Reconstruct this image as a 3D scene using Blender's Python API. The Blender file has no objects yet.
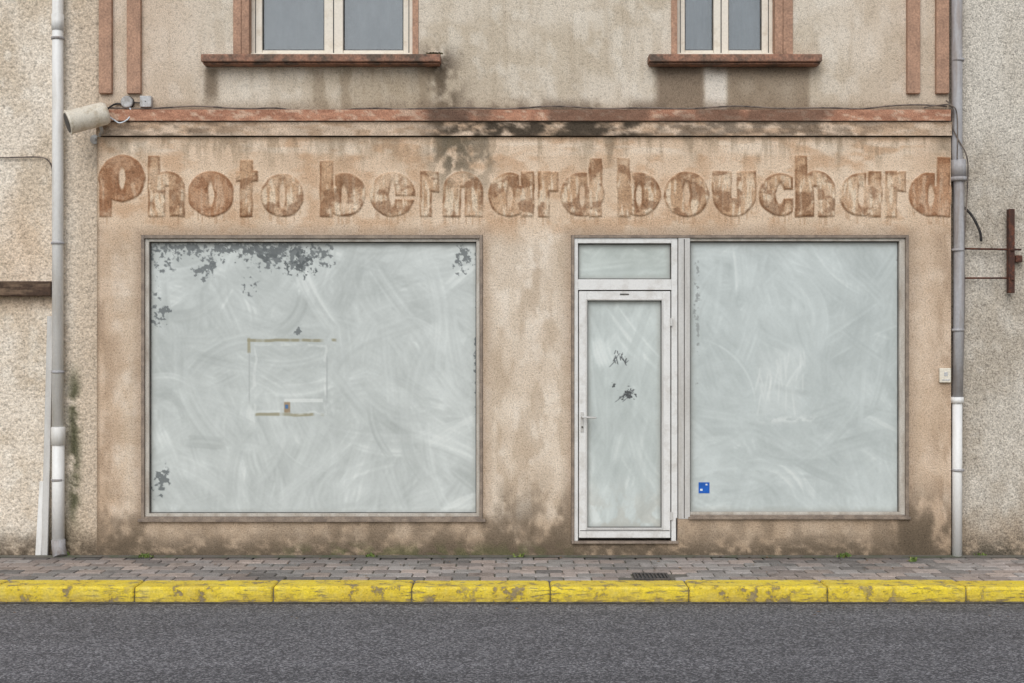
import bpy, bmesh, math, random
import numpy as np
from mathutils import Vector, Matrix
random.seed(4); R=np.random.RandomState(7)
sc=bpy.context.scene
S_=0.0085; KX=1.02
def X(p): return (p-512)*S_
def Z(p): return 1.83+(341.5-p)*S_
def lin(c):
    c=np.asarray(c,float)/255.0
    return np.where(c<=0.04045,c/12.92,((c+0.055)/1.055)**2.4)
def S(r,g,b,k=KX):
    l=lin((r,g,b))/k
    return (float(l[0]),float(l[1]),float(l[2]),1.0)
# ---------------- noise
T=R.rand(512,512)
def vn(x,y,seed=0):
    x=np.asarray(x,float)+seed*17.3; y=np.asarray(y,float)+seed*9.1
    xi=np.floor(x).astype(int); yi=np.floor(y).astype(int)
    fx=x-xi; fy=y-yi; fx=fx*fx*(3-2*fx); fy=fy*fy*(3-2*fy)
    a=T[xi&511,yi&511];b=T[(xi+1)&511,yi&511];c=T[xi&511,(yi+1)&511];d=T[(xi+1)&511,(yi+1)&511]
    return (a*(1-fx)+b*fx)*(1-fy)+(c*(1-fx)+d*fx)*fy
def fbm(x,y,o=4,seed=0):
    s=0;a=1;t=0
    for i in range(o):
        s=s+a*vn(x*2**i,y*2**i,seed+i*3); t+=a; a*=0.55
    return s/t
def sm(a,b,x):
    t=np.clip((x-a)/(b-a),0,1); return t*t*(3-2*t)
def mx(c,t,w):
    w=np.clip(w,0,1)[...,None]; return c*(1-w)+np.array(t,float)*w
def band(v,a,b,s): return sm(a-s,a+s,v)*(1-sm(b-s,b+s,v))
# ---------------- objects
def empty(name,loc=(0,0,0)):
    e=bpy.data.objects.new(name,None); e.location=loc; e.empty_display_size=0.2
    sc.collection.objects.link(e); return e
def link(name,me,mat=None,parent=None,smooth=False):
    o=bpy.data.objects.new(name,me); sc.collection.objects.link(o)
    if mat is not None: me.materials.append(mat)
    if parent is not None: o.parent=parent
    if smooth:
        for p in me.polygons: p.use_smooth=True
    return o
def boxes(name,lst,mat,parent=None,bev=0.0,seg=2):
    bm=bmesh.new()
    for b in lst:
        x0,x1,y0,y1,z0,z1=b[:6]
        if x0>x1:x0,x1=x1,x0
        if z0>z1:z0,z1=z1,z0
        r=bmesh.ops.create_cube(bm,size=1)
        bmesh.ops.scale(bm,vec=(x1-x0,y1-y0,z1-z0),verts=r['verts'])
        bmesh.ops.translate(bm,vec=((x0+x1)/2,(y0+y1)/2,(z0+z1)/2),verts=r['verts'])
    me=bpy.data.meshes.new(name); bm.to_mesh(me); bm.free()
    o=link(name,me,mat,parent)
    if bev>0:
        m=o.modifiers.new('bev','BEVEL'); m.width=bev; m.segments=seg; m.limit_method='ANGLE'
    return o
def frame(x0,x1,p0,p1,wl,wr,wt,wb,y0,y1):
    L=[(X(x0),X(x0+wl),y0,y1,Z(p1),Z(p0)),(X(x1-wr),X(x1),y0,y1,Z(p1),Z(p0))]
    if wt: L.append((X(x0+wl),X(x1-wr),y0,y1,Z(p0+wt),Z(p0)))
    if wb: L.append((X(x0+wl),X(x1-wr),y0,y1,Z(p1),Z(p1-wb)))
    return L
def tube(name,pts,r,mat,parent=None,n=16,rs=None):
    pts=[Vector(p) for p in pts]; V=[];F=[]
    up=None
    for i,p in enumerate(pts):
        if i==0:d=pts[1]-p
        elif i==len(pts)-1:d=p-pts[i-1]
        else:
            d=(pts[i+1]-p).normalized()+(p-pts[i-1]).normalized()
        d.normalize()
        if up is None:
            up=Vector((0,1,0)) if abs(d.y)<0.9 else Vector((1,0,0))
        u=(up-d*up.dot(d)).normalized(); up=u; v=d.cross(u)
        rr=rs[i] if rs else r
        for k in range(n):
            a=2*math.pi*k/n; V.append(p+u*math.cos(a)*rr+v*math.sin(a)*rr)
    for i in range(len(pts)-1):
        for k in range(n):
            F.append((i*n+k,i*n+(k+1)%n,(i+1)*n+(k+1)%n,(i+1)*n+k))
    F.append(tuple(range(n))[::-1]); F.append(tuple((len(pts)-1)*n+k for k in range(n)))
    me=bpy.data.meshes.new(name); me.from_pydata([tuple(v) for v in V],[],F); me.update()
    bm=bmesh.new(); bm.from_mesh(me); bmesh.ops.recalc_face_normals(bm,faces=bm.faces); bm.to_mesh(me); bm.free()
    o=link(name,me,mat,parent)
    for p in me.polygons: p.use_smooth=len(p.vertices)==4
    return o
def spline(pts,n=10):
    out=[];P=[Vector(p) for p in pts]; P=[P[0]]+P+[P[-1]]
    for i in range(1,len(P)-2):
        for k in range(n):
            t=k/n;a,b,c,d=P[i-1],P[i],P[i+1],P[i+2]
            out.append(0.5*((2*b)+(c-a)*t+(2*a-5*b+4*c-d)*t*t+(3*b-a-3*c+d)*t**3))
    out.append(P[-2]); return out
def axis(a,b,step,breaks=()):
    pts=sorted([a,b]+[q for q in breaks if a<q<b]); o=[]
    for i in range(len(pts)-1):
        n=max(1,int(round((pts[i+1]-pts[i])/step)))
        o+=list(np.linspace(pts[i],pts[i+1],n+1)[:-1])
    o.append(pts[-1]); return np.array(o)
def grid(name,xs,ys,y,colf,mat,parent,holes=(),disp=None):
    PX,PY=np.meshgrid(xs,ys); nx=len(xs);ny=len(ys)
    Yd=np.full(PX.shape,float(y))
    if disp is not None: Yd=Yd-disp(PX,PY)
    co=np.stack([X(PX),Yd,Z(PY)],-1).reshape(-1,3).astype(np.float32)
    i,j=np.meshgrid(np.arange(nx-1),np.arange(ny-1))
    cx=(PX[:-1,:-1]+PX[1:,1:])/2; cy=(PY[:-1,:-1]+PY[1:,1:])/2
    keep=np.ones(cx.shape,bool)
    for h in holes: keep&=~((cx>h[0])&(cx<h[1])&(cy>h[2])&(cy<h[3]))
    a=(j*nx+i)[keep]; f=np.stack([a,a+nx,a+nx+1,a+1],-1).reshape(-1).astype(np.int32)
    me=bpy.data.meshes.new(name); me.vertices.add(len(co)); me.vertices.foreach_set('co',co.ravel())
    me.loops.add(len(f)); me.loops.foreach_set('vertex_index',f)
    me.polygons.add(len(f)//4); me.polygons.foreach_set('loop_start',np.arange(0,len(f),4,dtype=np.int32))
    me.update(calc_edges=True)
    col=colf(PX,PY); col=lin(np.clip(col,0,255))/KX
    at=me.color_attributes.new('Col','FLOAT_COLOR','POINT')
    rgba=np.ones((len(co),4),np.float32); rgba[:,:3]=col.reshape(-1,3); at.data.foreach_set('color',rgba.ravel())
    me.polygons.foreach_set('use_smooth',np.ones(len(f)//4,dtype=bool))
    return link(name,me,mat,parent)
# ---------------- materials
def nm(name):
    m=bpy.data.materials.new(name); m.use_nodes=True; nt=m.node_tree
    return m,nt,nt.nodes,nt.links,nt.nodes['Principled BSDF']
def noise(N,L,tc,scale,detail=4,rough=0.6,vec=None):
    n=N.new('ShaderNodeTexNoise'); n.inputs['Scale'].default_value=scale; n.inputs['Detail'].default_value=detail
    n.inputs['Roughness'].default_value=rough
    L.new(vec if vec is not None else tc.outputs['Object'],n.inputs['Vector']); return n
def mrange(N,L,src,a,b,c,d):
    n=N.new('ShaderNodeMapRange'); L.new(src,n.inputs['Value'])
    for k,v in zip(('From Min','From Max','To Min','To Max'),(a,b,c,d)): n.inputs[k].default_value=v
    return n.outputs['Result']
def mul(N,L,a,b):
    n=N.new('ShaderNodeMath'); n.operation='MULTIPLY'; L.new(a,n.inputs[0])
    if hasattr(b,'links'): L.new(b,n.inputs[1])
    else: n.inputs[1].default_value=b
    return n.outputs[0]
def vscale(N,L,col,f):
    n=N.new('ShaderNodeVectorMath'); n.operation='SCALE'; L.new(col,n.inputs[0]); L.new(f,n.inputs['Scale']); return n.outputs[0]
def mixn(N,L,fac,a,b):
    n=N.new('ShaderNodeMix'); n.data_type='RGBA'
    if hasattr(fac,'links'): L.new(fac,n.inputs[0])
    else: n.inputs[0].default_value=fac
    for v,k in ((a,6),(b,7)):
        if hasattr(v,'links'): L.new(v,n.inputs[k])
        else: n.inputs[k].default_value=v
    return n.outputs[2]
def bump(N,L,P,h,dist,st=1.0):
    b=N.new('ShaderNodeBump'); b.inputs['Distance'].default_value=dist; b.inputs['Strength'].default_value=st
    L.new(h,b.inputs['Height']); L.new(b.outputs[0],P.inputs['Normal'])
def stucco(name,g1=110,g2=58,lo=0.80,hi=1.46,bd=0.006,pit=0.70,const=None,rough=0.95):
    m,nt,N,L,P=nm(name); tc=N.new('ShaderNodeTexCoord')
    if const is None:
        a=N.new('ShaderNodeAttribute'); a.attribute_name='Col'; col=a.outputs['Color']
    else:
        n0=noise(N,L,tc,3,4); col=mixn(N,L,mrange(N,L,n0.outputs['Fac'],0.35,0.65,0,1),const[0],const[1])
    n1=noise(N,L,tc,g1,2,0.7); n2=noise(N,L,tc,g2,2,0.6)
    f=mul(N,L,mrange(N,L,n1.outputs['Fac'],0.3,0.7,lo,hi),mrange(N,L,n2.outputs['Fac'],0.30,0.48,pit,1.0))
    L.new(vscale(N,L,col,f),P.inputs['Base Color'])
    bump(N,L,P,n2.outputs['Fac'] if g2>20 else n1.outputs['Fac'],bd); P.inputs['Roughness'].default_value=rough
    P.inputs['Specular IOR Level'].default_value=0.1
    return m
def pmat(name,c1,c2,scale=6,thr=(0.45,0.6),rough=0.5,bd=0.001,bs=80,metal=0,streak=None,grain=0.12):
    m,nt,N,L,P=nm(name); tc=N.new('ShaderNodeTexCoord'); vec=None
    if streak:
        mp=N.new('ShaderNodeMapping'); mp.inputs['Scale'].default_value=streak; L.new(tc.outputs['Object'],mp.inputs[0]); vec=mp.outputs[0]
    n=noise(N,L,tc,scale,5,0.65,vec); n2=noise(N,L,tc,bs,2)
    c=mixn(N,L,mrange(N,L,n.outputs['Fac'],thr[0],thr[1],0,1),c1,c2)
    c=vscale(N,L,c,mrange(N,L,n2.outputs['Fac'],0.3,0.7,1-grain,1+grain))
    L.new(c,P.inputs['Base Color']); P.inputs['Roughness'].default_value=rough; P.inputs['Metallic'].default_value=metal
    bump(N,L,P,n2.outputs['Fac'],bd)
    return m
M_front=stucco('shopfront_stucco')
M_upper=stucco('upper_render',115,58,0.80,1.44,0.005,0.74)
M_rough=stucco('roughcast',66,30,0.76,1.46,0.018,0.64)
M_pebble=stucco('pebbledash',95,60,0.62,1.60,0.010,0.62)
M_red=pmat('weathered_red_paint',S(168,124,102),S(130,98,82),9,(0.45,0.7),0.8,0.003,60,grain=0.25)
M_redlt=pmat('faded_red_paint',S(182,144,120),S(152,120,100),7,(0.4,0.7),0.85,0.003,60,grain=0.25)
M_sill=pmat('sill_red_paint',S(162,118,96),S(98,82,70),8,(0.4,0.62),0.8,0.003,60,grain=0.3)
M_plainwall=stucco('plain_render',60,30,0.8,1.3,0.006,0.7,const=(S(200,186,168),S(182,168,148)))
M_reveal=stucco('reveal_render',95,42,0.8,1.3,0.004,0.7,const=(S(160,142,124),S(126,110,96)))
M_framedk=pmat('aged_bronze_aluminium',S(120,106,94),S(152,136,120),12,(0.4,0.65),0.5,0.0006,90,grain=0.2)
M_framelt=pmat('dusty_aluminium',S(194,188,178),S(160,148,134),10,(0.4,0.7),0.45,0.0004,90,streak=(1,1,0.3))
M_white=pmat('white_painted_aluminium',S(224,223,220),S(194,189,182),7,(0.48,0.75),0.4,0.0003,70,grain=0.05)
M_mull=pmat('grey_aluminium',S(202,200,196),S(178,173,166),6,(0.45,0.7),0.42,0.0003,70,grain=0.06,streak=(1,1,0.2))
M_gask=pmat('rubber_gasket',S(62,60,58),S(90,84,78),10,rough=0.7)
M_winwhite=pmat('cream_window_frame',S(230,221,206),S(206,190,168),7,(0.5,0.75),0.5,0.0006,60,grain=0.06)
M_pipew=pmat('white_pvc',S(232,231,228),S(200,195,186),3,(0.48,0.78),0.5,0.0004,40,streak=(3,3,0.5),grain=0.04)
M_pipeg=pmat('grey_pipe_paint',S(172,171,173),S(140,128,120),4,(0.42,0.7),0.55,0.0006,40,streak=(3,3,0.4),grain=0.08)
M_cream=pmat('cream_enamel',S(226,218,202),S(188,172,146),14,(0.5,0.7),0.45)
M_greyp=pmat('grey_plastic',S(190,190,190),S(156,152,148),14,rough=0.5)
M_black=pmat('black_cable',S(38,36,36),S(66,60,56),14,rough=0.7)
M_cable=pmat('dusty_cable',S(126,114,104),S(78,70,66),8,rough=0.8)
M_rust=pmat('rusty_iron',S(72,48,40),S(104,64,48),20,rough=0.9,bd=0.002)
M_wood=pmat('old_timber',S(74,56,44),S(112,92,74),18,rough=0.9,bd=0.006,bs=30,streak=(0.25,2,2),grain=0.3)
M_green=pmat('weed_green',S(88,112,50),S(120,132,66),20,rough=0.7)
M_blue=pmat('blue_sticker_vinyl',S(22,96,190),S(20,86,172),20,rough=0.3)
M_whites=pmat('white_sticker_vinyl',S(220,228,236),S(210,220,230),20,rough=0.3)
M_pitshade=pmat('pit_shade_paint',S(30,30,32),S(40,40,42),5)  # near-black paint for the shade below the drain grate
M_tile=pmat('clay_roof_tiles',S(160,100,74),S(120,84,66),8,bd=0.02,bs=12,rough=0.9)
M_iron=pmat('cast_iron',S(66,62,60),S(90,82,76),20,rough=0.7,bd=0.001)
def glasswash():
    m,nt,N,L,P=nm('whitewashed_glass'); tc=N.new('ShaderNodeTexCoord')
    a=N.new('ShaderNodeAttribute'); a.attribute_name='Col'
    n=noise(N,L,tc,55,3,0.7)
    L.new(vscale(N,L,a.outputs['Color'],mrange(N,L,n.outputs['Fac'],0.3,0.7,0.965,1.035)),P.inputs['Base Color'])
    P.inputs['Roughness'].default_value=0.25; P.inputs['Specular IOR Level'].default_value=0.35
    return m
M_wash=glasswash()
# ---------------- letters
def disc(x,y,cx,cy,r): return r-np.hypot(x-cx,y-cy)
def rc(x,y,a,b,c,d): return np.minimum(np.minimum(x-a,b-x),np.minimum(y-c,d-y))
def el(x,y,cx,cy,a,b): return (1-np.hypot((x-cx)/a,(y-cy)/b))*min(a,b)
U=np.maximum
def sub(a,b): return np.minimum(a,-b)
def L_o(x,y,a,b): c=(a+b)/2;r=(b-a)/2; return sub(disc(x,y,c,217-r,r),el(x,y,c,217-r,3.0,12))
def L_arch(x,y,a,b,top=171):
    c=(a+b)/2;r=(b-a)/2
    return sub(U(disc(x,y,c,top+r,r),rc(x,y,a,b,top+r,217)),rc(x,y,c-2.0,c+2.0,top+r*0.85,219))
def L_bowlstem(x,y,a,b,side,top):
    r=22
    if side=='l': s=rc(x,y,a,a+13,top,217); c=b-r; g=rc(x,y,a+13,a+15,top,186)
    else: s=rc(x,y,b-13,b,top,217); c=a+r; g=rc(x,y,b-15,b-13,top,186)
    return sub(sub(U(s,disc(x,y,c,194.5,r)),el(x,y,c,196,3.0,11)),g)
def L_r(x,y,a,b):
    return U(rc(x,y,a,a+12,171,217),np.minimum(disc(x,y,b-2,194,22.5),rc(x,y,a,b,171,192)))
def letters(x,y):
    wx=x+1.3*(vn(x/9,y/9,3)-0.5); wy=y+1.3*(vn(x/9,y/9,5)-0.5); x,y=wx,wy
    g=[]
    g.append(sub(U(disc(x,y,122,178.5,23.5),rc(x,y,99,112,178,217)),el(x,y,122,179,3.4,11)))
    g.append(U(rc(x,y,148,160,156,217),L_arch(x,y,150,185)))
    g.append(L_o(x,y,188,234))
    g.append(U(rc(x,y,240,253,160,217),rc(x,y,236,258,171,182)))
    g.append(L_o(x,y,261,304))
    g.append(L_bowlstem(x,y,320,366,'l',161))
    g.append(sub(L_o(x,y,370,415),rc(x,y,393,420,196,199.5)))
    g.append(L_r(x,y,420,439))
    g.append(L_arch(x,y,443,483))
    g.append(L_bowlstem(x,y,488,534,'r',171))
    g.append(L_r(x,y,538,558))
    g.append(L_bowlstem(x,y,560,602,'r',158))
    g.append(L_bowlstem(x,y,617,661,'l',158))
    g.append(L_o(x,y,664,709))
    g.append(sub(U(disc(x,y,734,194.5,22),rc(x,y,712,756,171,194)),rc(x,y,731.5,736.5,168,198)))
    g.append(sub(disc(x,y,780,194.5,21.5),U(rc(x,y,781,812,190,198.5),el(x,y,780,194,4,10))))
    g.append(U(rc(x,y,795,807,156,217),L_arch(x,y,797,835)))
    g[-2]=sub(g[-2],rc(x,y,793,812,150,220))
    g.append(L_bowlstem(x,y,839,881,'r',171))
    g.append(L_r(x,y,885,906))
    g.append(L_bowlstem(x,y,909,950,'r',157))
    m=g[0]
    for q in g[1:]: m=np.maximum(m,q)
    return m
# ---------------- colour fields (masonry: weathering, darker edges, painted corner shadow)
HL=(141,483,235,520); HD=(571,678,235,543); HR=(678,909,235,518)
def dirt_base(c,x,y,foot=557,h=38,seed=1,dark=(88,78,66),s=0.85):
    n=fbm(x/14,y/22,4,seed)
    w=sm(foot-h*(0.5+1.4*n),foot+6,y)
    c=mx(c,(146,126,104),w*0.75)
    w2=sm(foot-20-22*fbm(x/30,y/60,3,seed+4),foot+2,y)*sm(0.3,0.55,fbm(x/8,y/5,4,seed+8))
    return mx(c,dark,w2*s)
def front_col(x,y):
    n1=fbm(x/60,y/60,5,1); n2=fbm(x/16,y/20,4,2); st=fbm(x/9,y/70,4,3); n4=fbm(x/5,y/5,3,6); n5=fbm(x/34,y/30,5,7)
    c=np.zeros(x.shape+(3,))+np.array((216,201,183.))
    c=mx(c,(196,177,156),sm(0.4,0.66,n1)*0.75)
    c=mx(c,(225,215,202),sm(0.5,0.72,n2)*0.5)
    c=mx(c,(186,167,144),sm(0.5,0.72,st)*0.3)
    c=mx(c,(178,158,136),sm(0.48,0.68,n4)*0.26)
    c=mx(c,(174,153,130),sm(0.50,0.66,n5)*0.42)
    fz=1-sm(216,250,y+16*(n2-0.5))
    c=mx(c,(208,180,152),fz*(0.35+0.45*n2))
    c=mx(c,(184,149,118),fz*sm(0.45,0.68,fbm(x/24,y/16,4,9))*0.62)
    c=mx(c,(222,206,187),band(y,141,154,4)*sm(0.4,0.65,fbm(x/30,y/8,3,12))*0.65)
    c=mx(c,(150,124,100),(1-sm(136,144,y+5*(n4-.5)))*0.5)  # darker strip along the top of the panel
    pl=1-sm(100,146,x+20*(n2-0.5)); c=mx(c,(184,155,128),pl*sm(215,240,y)*0.5)
    g3=sm(0.42,0.62,fbm(x/13,y/30,4,15))
    c=mx(c,(150,127,106),(1-sm(97,132,x+14*(n2-.5)))*sm(215,240,y)*0.50*g3)
    pr=sm(905,925,x); c=mx(c,(190,163,138),pr*0.45)
    c=mx(c,(152,128,106),sm(922,948,x+14*(n2-.5))*sm(215,240,y)*0.50*g3)
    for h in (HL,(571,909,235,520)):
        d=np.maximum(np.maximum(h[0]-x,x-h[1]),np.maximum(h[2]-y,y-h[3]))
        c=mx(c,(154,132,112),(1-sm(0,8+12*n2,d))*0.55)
    mp=band(x,490,566,8)*sm(225,260,y)
    c=mx(c,(212,199,183),mp*0.4); c=mx(c,(172,152,130),mp*sm(0.48,0.66,fbm(x/14,y/34,5,22))*0.5)
    for cx,w,yb,s in ((458,24,205,0.85),(444,12,170,0.65),(484,8,185,0.5),(125,30,150,0.55),(612,12,160,0.45),(700,26,150,0.4),(945,10,175,0.5),(236,22,150,0.35),(340,20,152,0.35),(836,16,150,0.35)):
        q=np.exp(-((x-cx+10*(n2-0.5))/w)**2)*(1-sm(yb-45,yb+25,y+40*(n2-0.5)))
        c=mx(c,(94,86,72),q*s*sm(0.33,0.6,fbm(x/9,y/12,4,31)))
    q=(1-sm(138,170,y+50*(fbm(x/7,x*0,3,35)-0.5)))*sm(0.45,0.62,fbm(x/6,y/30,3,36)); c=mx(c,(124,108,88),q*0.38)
    us=sm(516,524,y); c=mx(c,(178,156,132),us*0.5)
    c=dirt_base(c,x,y,558,44,41)
    for a,b,s in ((97,150,0.75),(330,640,0.6),(485,572,0.5),(895,951,1.0),(860,951,0.45),(150,330,0.35),(690,860,0.35)):
        q=band(x,a,b,14)*sm(466,556,y+34*(n1-0.5)); c=mx(c,(96,84,70),q*s*sm(0.32,0.6,fbm(x/14,y/20,5,47)))
    c=mx(c,(90,92,62),band(x,290,560,50)*sm(538,556,y)*sm(0.45,0.6,fbm(x/9,y/6,4,53))*0.6)
    c=mx(c,(112,96,80),(1-sm(97,100,x))*0.6)  # corner shadow painted along the panel's left edge
    if y.min()<235:
        m=letters(x,y); M=sm(-0.8,0.9,m); ed=M*(1-sm(1.0,3.2,m)); t=sm(155,217,y)
        sk=fbm(x/2.8,y/20,3,60); b=fbm(x/34,y/22,3,61); b2=sm(0.35,0.65,b); pt=sm(0.38,0.62,fbm(x/18,y/14,4,72))
        halo=np.exp(-np.clip(-m,0,50)/4.0)*(1-M)
        c=mx(c,(224,204,180),halo*0.35)
        c=mx(c,(188,154,122),M*(0.34+0.34*b2)*(1-0.25*t))
        c=mx(c,(142,108,80),M*sm(0.47,0.66,sk+0.10*(1-t))*(0.10+0.34*b2)*(0.4+0.6*pt))
        c=mx(c,(220,206,184),M*sm(0.5,0.68,1-sk+0.06*t)*sm(0.1,0.5,t)*0.6)
        c=mx(c,(128,94,68),ed*(0.30+0.50*b2)*(0.45+0.55*pt)*sm(0.25,0.5,fbm(x/6,y/6,3,66)))
        c=mx(c,(120,86,62),M*sm(0.50,0.64,fbm(x/14,y/12,4,68))*0.55)
        mu=letters(x,y-9); dr=sm(0,2,mu)*(1-M)*sm(206,214,y)*sm(0.5,0.65,fbm(x/2.2,y/60,2,64))
        c=mx(c,(168,136,108),dr*0.45)
        for a,b_ in ((99,146),(187,236),(908,951)):
            c=mx(c,(142,92,62),M*band(x,a,b_,2)*0.35)
    return c
def front_disp(x,y):
    m=letters(x,y); return 0.013*sm(-0.7,1.3,m)*(0.75+0.4*vn(x/4,y/4,70))
def upper_col(x,y):
    n1=fbm(x/50,y/50,5,101); n2=fbm(x/14,y/18,4,102); st=fbm(x/6,y/70,4,103)
    c=np.zeros(x.shape+(3,))+np.array((204,193,177.))
    c=mx(c,(183,169,149),sm(0.4,0.65,n1)*0.75); c=mx(c,(216,208,195),sm(0.5,0.72,n2)*0.5)
    c=mx(c,(168,153,133),sm(0.5,0.7,st)*0.3)
    c=mx(c,(202,178,157),(1-sm(150,235,x))*0.45)
    c=mx(c,(202,178,157),sm(800,905,x)*0.3)
    q=band(x,203,216,4)*sm(64,70,y)*(1-sm(88,110,y)); c=mx(c,(108,94,78),q*0.75)
    q=np.exp(-((x-438-0.14*(y-60)+10*(n2-.5))/(13+10*n2))**2)*sm(36,60,y); c=mx(c,(88,77,65),q*sm(0.28,0.5,fbm(x/9,y/12,4,110))*0.95)
    q=band(x,300,436,30)*sm(64,72,y)*sm(0.45,0.62,fbm(x/10,y/50,4,112)); c=mx(c,(138,122,102),q*0.6)
    q=np.exp(-((x-400)/60)**2)*sm(62,75,y); c=mx(c,(150,134,112),q*0.5)
    q=band(x,657,705,2+3*n2)*sm(62,66,y); c=mx(c,(132,116,99),q*0.95)
    q=band(x,728,811,3)*sm(62,66,y); c=mx(c,(140,124,105),q*(0.6+0.5*n2))
    q=band(x,706,727,2)*sm(62,66,y); c=mx(c,(216,208,197),q*0.75)
    q=band(x,656,812,5)*sm(62,64,y)*(1-sm(64,78,y+14*(n2-.5))); c=mx(c,(96,84,73),q*0.65)
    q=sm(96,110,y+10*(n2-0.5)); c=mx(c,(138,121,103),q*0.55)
    c=mx(c,(112,98,84),band(x,440,700,60)*sm(92,110,y)*sm(0.4,0.6,n2)*0.7)
    return c
def left_col(x,y):
    n1=fbm(x/50,y/60,5,201); n2=fbm(x/12,y/14,4,202)
    c=np.zeros(x.shape+(3,))+np.array((216,204,188.))
    c=mx(c,(194,178,157),sm(0.4,0.65,n1)*0.75); c=mx(c,(226,218,205),sm(0.5,0.72,n2)*0.5)
    c=mx(c,(204,176,148),np.exp(-((x-20)/30)**2-((y-250)/60)**2)*0.5)
    c=mx(c,(190,171,149),sm(60,80,x)*0.6)
    q=np.exp(-((x-70-5*(n2-0.5))/6)**2)*band(y,375,520,18); c=mx(c,(74,74,54),q*0.9*sm(0.25,0.5,n2))
    q=np.exp(-((x-56)/16)**2)*sm(500,545,y); c=mx(c,(100,92,70),q*0.7)
    c=mx(c,(150,130,109),np.exp(-((y-300)/9)**2)*(x<60)*0.6)  # darker band along the lower edge of the beam
    c=mx(c,(130,112,95),sm(92,97,x)*0.5)  # corner shadow beside the shop panel, put into the wall colour
    return dirt_base(c,x,y,558,26,211)
def right_col(x,y):
    n1=fbm(x/40,y/60,5,301); n2=fbm(x/10,y/12,4,302)
    c=np.zeros(x.shape+(3,))+np.array((190,182,170.))
    c=mx(c,(168,157,142),sm(0.4,0.65,n1)*0.7); c=mx(c,(204,197,186),sm(0.5,0.72,n2)*0.4)
    c=mx(c,(212,206,195),(1-sm(120,170,y+20*n2))*0.5)
    q=np.exp(-((x-951)/12)**2); c=mx(c,(120,106,93),q*0.7)  # darker towards the shop side
    return dirt_base(c,x,y,556,50,311,(84,78,68))
def ledge_col(x,y):
    n2=fbm(x/16,y/4,4,401)
    c=np.zeros(x.shape+(3,))+np.array((204,182,160.))
    c=mx(c,(178,150,124),sm(0.42,0.62,n2)*0.75)
    q=band(x,432,640,24)*0.85+band(x,640,860,50)*0.4+band(x,100,220,50)*0.35+0.15
    c=mx(c,(76,67,57),np.clip(q,0,1)*sm(0.3,0.58,fbm(x/14,y/7,4,403)))
    return c
def rband_col(x,y):
    n2=fbm(x/14,y/4,4,411); n=fbm(x/40,y/30,3,413)
    c=np.zeros(x.shape+(3,))+np.array((178,132,108.))
    c=mx(c,(148,106,86),sm(0.4,0.65,n2)*0.7); c=mx(c,(202,176,154),sm(0.54,0.70,fbm(x/8,y/3,4,415))*0.75)
    c=mx(c,(100,80,68),(band(x,432,860,50)*0.65)*sm(0.4,0.62,n+0.1))
    c=mx(c,(70,60,53),band(x,428,470,6)*0.6)
    return c
# ================= SHOP BUILDING
shop=empty('shop_building')
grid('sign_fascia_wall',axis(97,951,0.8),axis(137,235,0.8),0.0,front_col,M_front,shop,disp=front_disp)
grid('shopfront_wall',axis(97,951,1.8,(141,483,571,678,909)),axis(235,559,1.8,(518,520,543)),0.0,front_col,M_front,shop,holes=(HL,HD,HR))
UL=(232,418,-110,53); UR=(672,794,-110,53)
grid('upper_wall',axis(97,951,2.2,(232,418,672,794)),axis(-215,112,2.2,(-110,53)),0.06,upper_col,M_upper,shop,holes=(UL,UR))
def reveal(name,h,y0,y1,mat,bottom=True):
    a,b,c,d=X(h[0]),X(h[1]),Z(h[2]),Z(h[3])
    V=[(a,y0,c),(b,y0,c),(b,y0,d),(a,y0,d),(a,y1,c),(b,y1,c),(b,y1,d),(a,y1,d)]
    F=[(0,1,5,4),(1,2,6,5),(3,0,4,7)]
    if bottom:F.append((2,3,7,6))
    me=bpy.data.meshes.new(name); me.from_pydata(V,[],F); return link(name,me,mat,shop)
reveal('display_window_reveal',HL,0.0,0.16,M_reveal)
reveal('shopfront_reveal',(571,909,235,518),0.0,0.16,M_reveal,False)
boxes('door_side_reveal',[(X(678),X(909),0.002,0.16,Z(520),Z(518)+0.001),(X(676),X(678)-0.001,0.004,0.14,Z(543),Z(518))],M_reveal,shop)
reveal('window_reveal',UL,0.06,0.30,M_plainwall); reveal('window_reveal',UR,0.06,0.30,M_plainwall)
boxes('shopfront_return',[(X(97),X(97)+0.03,0.004,0.12,Z(559),Z(137)-0.002),(X(951)-0.03,X(951),0.004,0.12,Z(559),Z(137)-0.002)],M_reveal,shop)
grid('string_course_paint',axis(97,949,2),axis(110.5,121.5,1.8),-0.050,rband_col,M_upper,shop)
boxes('string_course',[(X(97),X(949),-0.048,0.08,Z(121.5)+0.001,Z(110.5)-0.001)],M_red,shop,0.006)
grid('ledge_face',axis(97,951,2),axis(122.5,136,1.6),-0.026,ledge_col,M_front,shop)
boxes('ledge',[(X(97),X(951),-0.024,0.08,Z(136)+0.001,Z(121.5)-0.002)],M_reveal,shop,0.003)
for a,b in ((98,111),(126,140),(908,921),(937,950)):
    boxes('pilaster_strip',[(X(a),X(b),0.015,0.065,Z(93),Z(-200))],M_redlt,shop,0.006)
boxes('rear_walls',[(X(97)+0.01,X(951)-0.01,0.34,8,0,Z(-215)),(X(97)+.01,X(232)-.01,0.13,0.335,0,Z(-215)),(X(951)-.05,X(951)-0.01,0.13,0.335,0,Z(-215))],M_plainwall,shop)
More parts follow.
